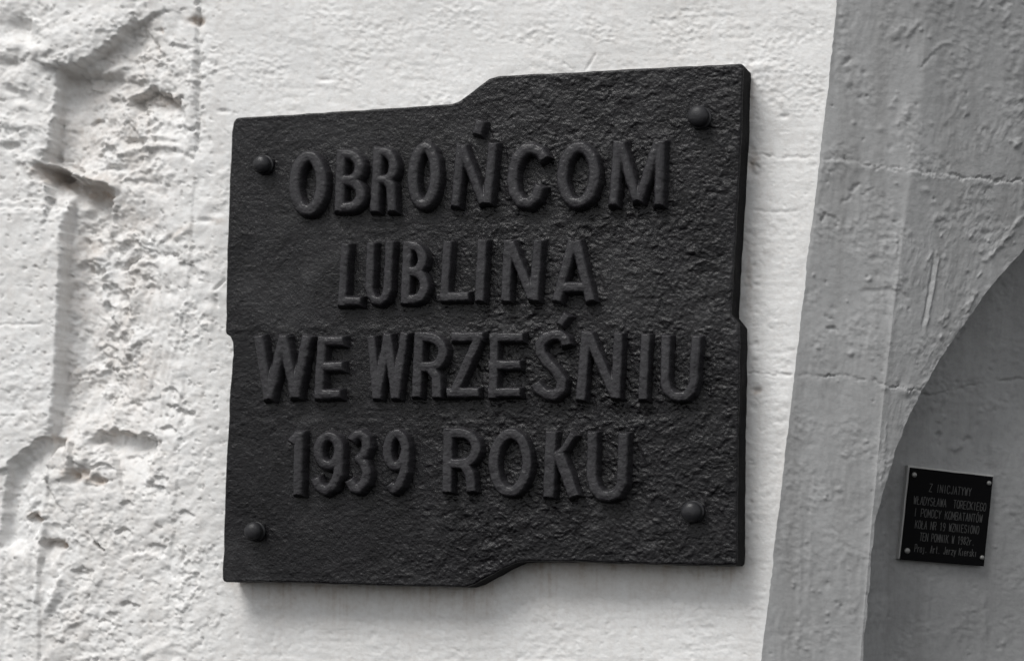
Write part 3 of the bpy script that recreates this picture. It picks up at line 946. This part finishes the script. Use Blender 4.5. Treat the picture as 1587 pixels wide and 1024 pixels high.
# low welts along the lettering rows, left by the mould
for (yy, seed) in ((505, 521), (655, 523), (352, 525)):
    dd = pv - yy - 5 * perlin(pu / 60, pu * 0, seed)
    relief += .0012 * np.exp(-(dd / 5) ** 2) * sstep(-.2, .4, perlin(pu / 45, pu * 0 + 3, seed + 1))
# rough casting crust against the letters
near = np.full(Xf.shape, 1e9)
for i, (ch, hw, rnd, st) in enumerate(LET):
    al = np.array([p for s_ in st for p in s_], float)
    x_, z_ = on_front(al[:, 0], al[:, 1], LH)
    m = np.where((Xf > x_.min() - .04) & (Xf < x_.max() + .04) & (Zf > z_.min() - .04) & (Zf < z_.max() + .04))[0]
    STROKE_HW[0] = hw * PX
    st2 = []
    for s_ in st:
        a = np.array(s_, float); xx, zz = on_front(a[:, 0], a[:, 1], LH); st2.append(np.stack([xx, zz], -1))
    near[m] = np.minimum(near[m], stroke_field(Xf[m], Zf[m], st2) - hw * PX)
crust = np.exp(-np.clip(near - 4 * PX, 0, None) / (5.5 * PX))
relief += crust * (.0022 * fbm(pu / 7.5, pv / 7, 531, 3, .6) + .0012) * (.5 + .5 * right)
# rim along the right edge and gentle roll-off at the outline
relief *= .72 * (.25 + .75 * sstep(0, .005, Df - INS))
relief += .0003 * np.exp(-((Df - INS - .001) / .004) ** 2)
Yf = -T1 - relief
rings = [(0, 0.0), (.0008, .0003), (.0014, .0009), (.0018, .0021), (.0018, .018), (.0017, .034), (.0020, T1 - T0)]
verts = [np.stack([Xf, Yf, Zf], -1)]
mapv = -np.ones(X.size, np.int64); mapv[bv] = np.arange(len(bv))
base_n = X.size; quads = [q]
prev = None
for k, (outw, back) in enumerate(rings):
    rx_ = Xf[bv] - gx[bv] * outw; rz_ = Zf[bv] - gz[bv] * outw
    ry_ = -T1 + back + 0 * rx_ if k else Yf[bv]
    if k == 0:
        idx_prev = be
        continue
    if k >= 4:
        rx_ = rx_ + .0003 * perlin(rz_ * 40, rx_ * 40, 601 + k); rz_ = rz_ + .0003 * perlin(rx_ * 40, rz_ * 40, 641 + k)
    verts.append(np.stack([rx_, ry_, rz_], -1))
    idx = base_n + mapv[be]
    quads.append(np.stack([idx_prev[:, 1], idx_prev[:, 0], idx[:, 0], idx[:, 1]], -1))
    idx_prev = idx; base_n += len(bv)
verts = np.concatenate(verts); quads = np.concatenate(quads)
used, qi = np.unique(quads, return_inverse=True)
sl = link_mesh("slab", verts[used], qi.reshape(-1, 4), IRON, plaque, plaque_loc)
sl.data.materials.append(IRON_EDGE)
mi = np.zeros(len(quads), np.int32); mi[len(q) + 3 * len(be):] = 1
if len(sl.data.polygons) == len(mi):
    sl.data.polygons.foreach_set('material_index', mi)

for i, (ch, hw, rnd, st) in enumerate(LET):
    fields = [(st, hw)] + [([s_], w_) for s_, w_ in THIN.get(i, [])]
    lt, _ = build_relief_glyph("digit" if ch.isdigit() else "letter", fields, rnd, plaque, plaque_loc, 1000 + 17 * i)
    lt['label'] = "raised " + ("digit " if ch.isdigit() else "letter ") + ch
    if i in ACCENT:
        s_, w_ = ACCENT[i]
        build_relief_glyph("accent", [([s_], w_)], .3, lt, plaque_loc, 1900 + i, .019)


# ---- bolts
def lathe(prof, seg=28):
    v = []; f = []
    n = len(prof)
    for k in range(seg):
        a = 2 * math.pi * k / seg
        for (r, h) in prof:
            v.append((r * math.cos(a), -h, r * math.sin(a)))
    for k in range(seg):
        k2 = (k + 1) % seg
        for j in range(n - 1):
            f.append((k * n + j, k2 * n + j, k2 * n + j + 1, k * n + j + 1))
    return np.array(v), f


def dome(r, h0, hh, n=9, flat=.25):
    out = []
    for k in range(n + 1):
        a = math.pi / 2 * k / n
        out.append((max(r * math.cos(a), 1e-5), h0 + hh * math.sin(a) ** (1 - flat)))
    return out


for (u, v, shank, r, hh, rot, tl) in [(403, 253, 13, 15.0, 13, .02, .05), (1081, 179, 17, 16.5, 12, -.03, .02), (390, 823, 13, 15.0, 13, .05, -.02), (1070, 792, 15, 15.8, 13, 0, .03)]:
    top = shank + hh
    x_, z_ = on_front(u, v, top * PX * .8)
    loc = np.array([float(x_), -T1, float(z_)])
    prof = [(r * .62 * PX, -.004), (r * .62 * PX, (shank - 3) * PX), (r * .9 * PX, (shank - 2.6) * PX), (r * PX, (shank - 1.4) * PX)] + [(a * PX, b * PX) for a, b in dome(r, shank, hh)]
    vv, ff = lathe(prof)
    c, s_ = math.cos(tl), math.sin(tl)
    vv = vv @ np.array([[1, 0, 0], [0, c, s_], [0, -s_, c]])
    b = link_mesh("bolt", vv + loc, None, BOLT, plaque, plaque_loc, faces=ff)
    w0 = [(r * .6 * PX, 1 * PX), (r * 1.02 * PX, 1 * PX), (r * 1.06 * PX, 1.6 * PX), (r * 1.06 * PX, 5 * PX), (r * 1.0 * PX, 5.6 * PX), (r * .6 * PX, 5.6 * PX)]
    vv, ff = lathe(w0)
    link_mesh("washer", vv + loc, None, BOLT, b, plaque_loc, faces=ff)

# ------------------------------------------------------------------ the small plaque in the niche
pb = p2 - n2v * (DEP - 2 * PX)


def in_niche(u, v, off):
    return plane_hit(np.asarray(u, float), np.asarray(v, float), pb + n2v * off, n2v)


c0 = in_niche(1468., 800., 0.0)
small = empty("information_plaque", c0, "small black enamel plaque with fine lettering screwed inside the grey niche", "plaque")


def plate(name, quad, off0, off1, mat, bev=.0012):
    c = in_niche([q_[0] for q_ in quad], [q_[1] for q_ in quad], off1)
    # subdivide the outline so that the plate's edge is slightly uneven
    pts = []
    for a, b in zip(c, np.roll(c, -1, 0)):
        for k in range(12):
            pts.append(a + (b - a) * k / 12)
    pts = np.array(pts); n = len(pts)
    cen = pts.mean(0)
    rr = np.linalg.norm(pts - cen, axis=1, keepdims=True)
    pts = pts + (pts - cen) / rr * (.0005 * perlin(np.arange(n) * .4, np.zeros(n), 777))[:, None]
    inn = cen + (pts - cen) * (1 - bev / rr)
    V_ = np.concatenate([inn, pts - n2v * bev * .6, pts - n2v * (off1 - off0), cen[None]])
    f = []
    for k in range(n):
        k2 = (k + 1) % n
        f.append((3 * n, k, k2)); f.append((k, n + k, n + k2, k2)); f.append((n + k, 2 * n + k, 2 * n + k2, n + k2))
    return link_mesh(name, V_, None, mat, small, c0, smooth=False, faces=f)


plate("backing", [(1407.5, 720.5), (1540, 736), (1525, 874), (1393, 865)], -.006, .009, BACKING)
plate("plate", [(1411.5, 724), (1539.5, 738.5), (1525, 877), (1396, 866.5)], .0085, .013, PLATE)
Q = np.array([(1411.5, 724), (1539.5, 738.5), (1525, 877), (1396, 866.5)])


def quad_pt(a, b):
    a = np.asarray(a)[..., None]; b = np.asarray(b)[..., None]
    return (Q[0] * (1 - a) + Q[1] * a) * (1 - b) + (Q[3] * (1 - a) + Q[2] * a) * b


for (a, b, r) in [(.05, .075, 4.2), (.955, .075, 3.8), (.065, .90, 4.6), (.965, .905, 3.6)]:
    uv = quad_pt(a, b)
    loc = in_niche(uv[0], uv[1], .013)
    # dished washer-head screw facing along the niche's normal
    prof = [(r * PX, -.001)] + [(x_ * PX, y_ * PX) for x_, y_ in dome(r, .4, 2.6, 6)]
    vv, ff = lathe(prof, 16)
    ez = np.array([0, 0, 1.]); ex = np.cross(-n2v, ez); ex /= np.linalg.norm(ex); ez = np.cross(ex, -n2v)
    vv = vv[:, [0]] * ex + vv[:, [1]] * (-n2v) + vv[:, [2]] * ez
    sc_ = link_mesh("screw", vv + loc, None, SCREW, small, c0, faces=ff)

FONT = {
    'A': [[(0, 0), (.5, 1), (1, 0)], [(.2, .35), (.8, .35)]], 'B': [[(0, 0), (0, 1), (.8, 1), (.9, .75), (.7, .52), (0, .52)], [(.7, .52), (1, .28), (.85, 0), (0, 0)]],
    'C': [[(1, .8), (.7, 1), (.25, 1), (0, .75), (0, .25), (.25, 0), (.7, 0), (1, .2)]], 'D': [[(0, 0), (0, 1), (.6, 1), (1, .7), (1, .3), (.6, 0), (0, 0)]],
    'E': [[(1, 1), (0, 1), (0, 0), (1, 0)], [(0, .52), (.8, .52)]], 'F': [[(1, 1), (0, 1), (0, 0)], [(0, .52), (.8, .52)]],
    'G': [[(1, .8), (.7, 1), (.25, 1), (0, .75), (0, .25), (.25, 0), (.75, 0), (1, .2), (1, .45), (.6, .45)]],
    'I': [[(.5, 0), (.5, 1)]], 'J': [[(.9, 1), (.9, .25), (.6, 0), (.3, 0), (.1, .2)]], 'K': [[(0, 0), (0, 1)], [(1, 1), (0, .45)], [(.3, .6), (1, 0)]],
    'L': [[(0, 1), (0, 0), (1, 0)]], 'Ł': [[(.1, 1), (.1, 0), (1, 0)], [(-.15, .4), (.5, .68)]], 'M': [[(0, 0), (0, 1), (.5, .3), (1, 1), (1, 0)]],
    'N': [[(0, 0), (0, 1), (1, 0), (1, 1)]], 'O': [[(.3, 0), (0, .3), (0, .7), (.3, 1), (.7, 1), (1, .7), (1, .3), (.7, 0), (.3, 0)]],
    'Ó': [[(.3, 0), (0, .3), (0, .7), (.3, 1), (.7, 1), (1, .7), (1, .3), (.7, 0), (.3, 0)], [(.4, 1.12), (.7, 1.32)]],
    'P': [[(0, 0), (0, 1), (.8, 1), (1, .75), (.8, .48), (0, .48)]], 'R': [[(0, 0), (0, 1), (.8, 1), (1, .75), (.8, .48), (0, .48)], [(.5, .48), (1, 0)]],
    'S': [[(1, .85), (.7, 1), (.3, 1), (0, .8), (.1, .6), (.9, .4), (1, .2), (.7, 0), (.3, 0), (0, .15)]],
    'T': [[(0, 1), (1, 1)], [(.5, 1), (.5, 0)]], 'W': [[(0, 1), (.25, 0), (.5, .8), (.75, 0), (1, 1)]], 'Y': [[(0, 1), (.5, .5), (1, 1)], [(.5, .5), (.5, 0)]],
    'Z': [[(0, 1), (1, 1), (0, 0), (1, 0)]], '1': [[(.2, .8), (.55, 1), (.55, 0)]], '9': [[(.9, .6), (.5, .42), (.1, .6), (.1, .85), (.5, 1), (.9, .85), (.9, .4), (.6, 0), (.2, 0)]],
    '8': [[(.5, .52), (.1, .75), (.5, 1), (.9, .75), (.5, .52), (0, .25), (.5, 0), (1, .25), (.5, .52)]], '2': [[(0, .8), (.4, 1), (.9, .85), (.9, .6), (0, 0), (1, 0)]],
    '.': [[(.4, 0), (.6, .06)]], 'r': [[(.2, 0), (.2, .65)], [(.2, .45), (.8, .65)]], 'o': [[(.2, 0), (0, .3), (.2, .62), (.8, .62), (1, .3), (.8, 0), (.2, 0)]],
    'j': [[(.6, .65), (.6, -.1), (.3, -.25), (.1, -.15)]], 't': [[(.5, .95), (.5, .1), (.8, 0)], [(.2, .65), (.85, .65)]], 'e': [[(0, .33), (.95, .33), (.8, .62), (.25, .62), (0, .35), (.25, 0), (.9, .08)]],
    'z': [[(0, .62), (1, .62), (0, 0), (1, 0)]], 'y': [[(0, .65), (.5, .1)], [(1, .65), (.3, -.25)]], 'i': [[(.5, 0), (.5, .65)]], 's': [[(.9, .55), (.5, .65), (.1, .5), (.9, .15), (.5, 0), (.1, .1)]],
    'k': [[(0, 0), (0, 1)], [(.9, .65), (0, .3)], [(.3, .4), (1, 0)]], '7': [[(0, 1), (1, 1), (.4, 0)]],
}
LINES = [("Z INICJATYWY", .245, .76, .195, .085), ("WŁADYSŁAWA  TORECKIEGO", .075, .955, .345, .085), ("I POMOCY KOMBATANTÓW", .095, .925, .475, .085),
         ("KOŁA NR 19 WZNIESIONO", .125, .90, .605, .085), ("TEN POMNIK W 1982r.", .195, .86, .735, .085), ("Proj. Art. Jerzy Kierski", .15, .90, .862, .08)]
for (txt, a0, a1, bc, hh) in LINES:
    n = len(txt); adv = (a1 - a0) / n
    vv = []; ff = []
    for k, ch in enumerate(txt):
        for st in FONT.get(ch, []):
            pts = np.array(st, float)
            a = a0 + adv * (k + .12 + .72 * pts[:, 0]); b = bc + hh / 2 - hh * pts[:, 1]
            uv = quad_pt(a, b)
            P3 = in_niche(uv[:, 0], uv[:, 1], .0134)
            for s0, s1 in zip(P3[:-1], P3[1:]):
                d = s1 - s0; l = np.linalg.norm(d)
                if l < 1e-7:
                    continue
                d = d / l; nn = np.cross(n2v, d) * .00058
                i0 = len(vv)
                lift = n2v * .0001 * ((i0 // 4) % 5)
                s0e = s0 - d * .0003 + lift; s1e = s1 + d * .0003 + lift
                vv += [s0e - nn, s1e - nn, s1e + nn, s0e + nn]
                ff.append((i0, i0 + 1, i0 + 2, i0 + 3))
    link_mesh("inscription_line", np.array(vv), None, ENGRAVE, small, c0, smooth=False, faces=ff)

# normals of grid meshes face the viewer
for ob in COL.objects:
    if ob.type == 'MESH':
        ob.data.update()
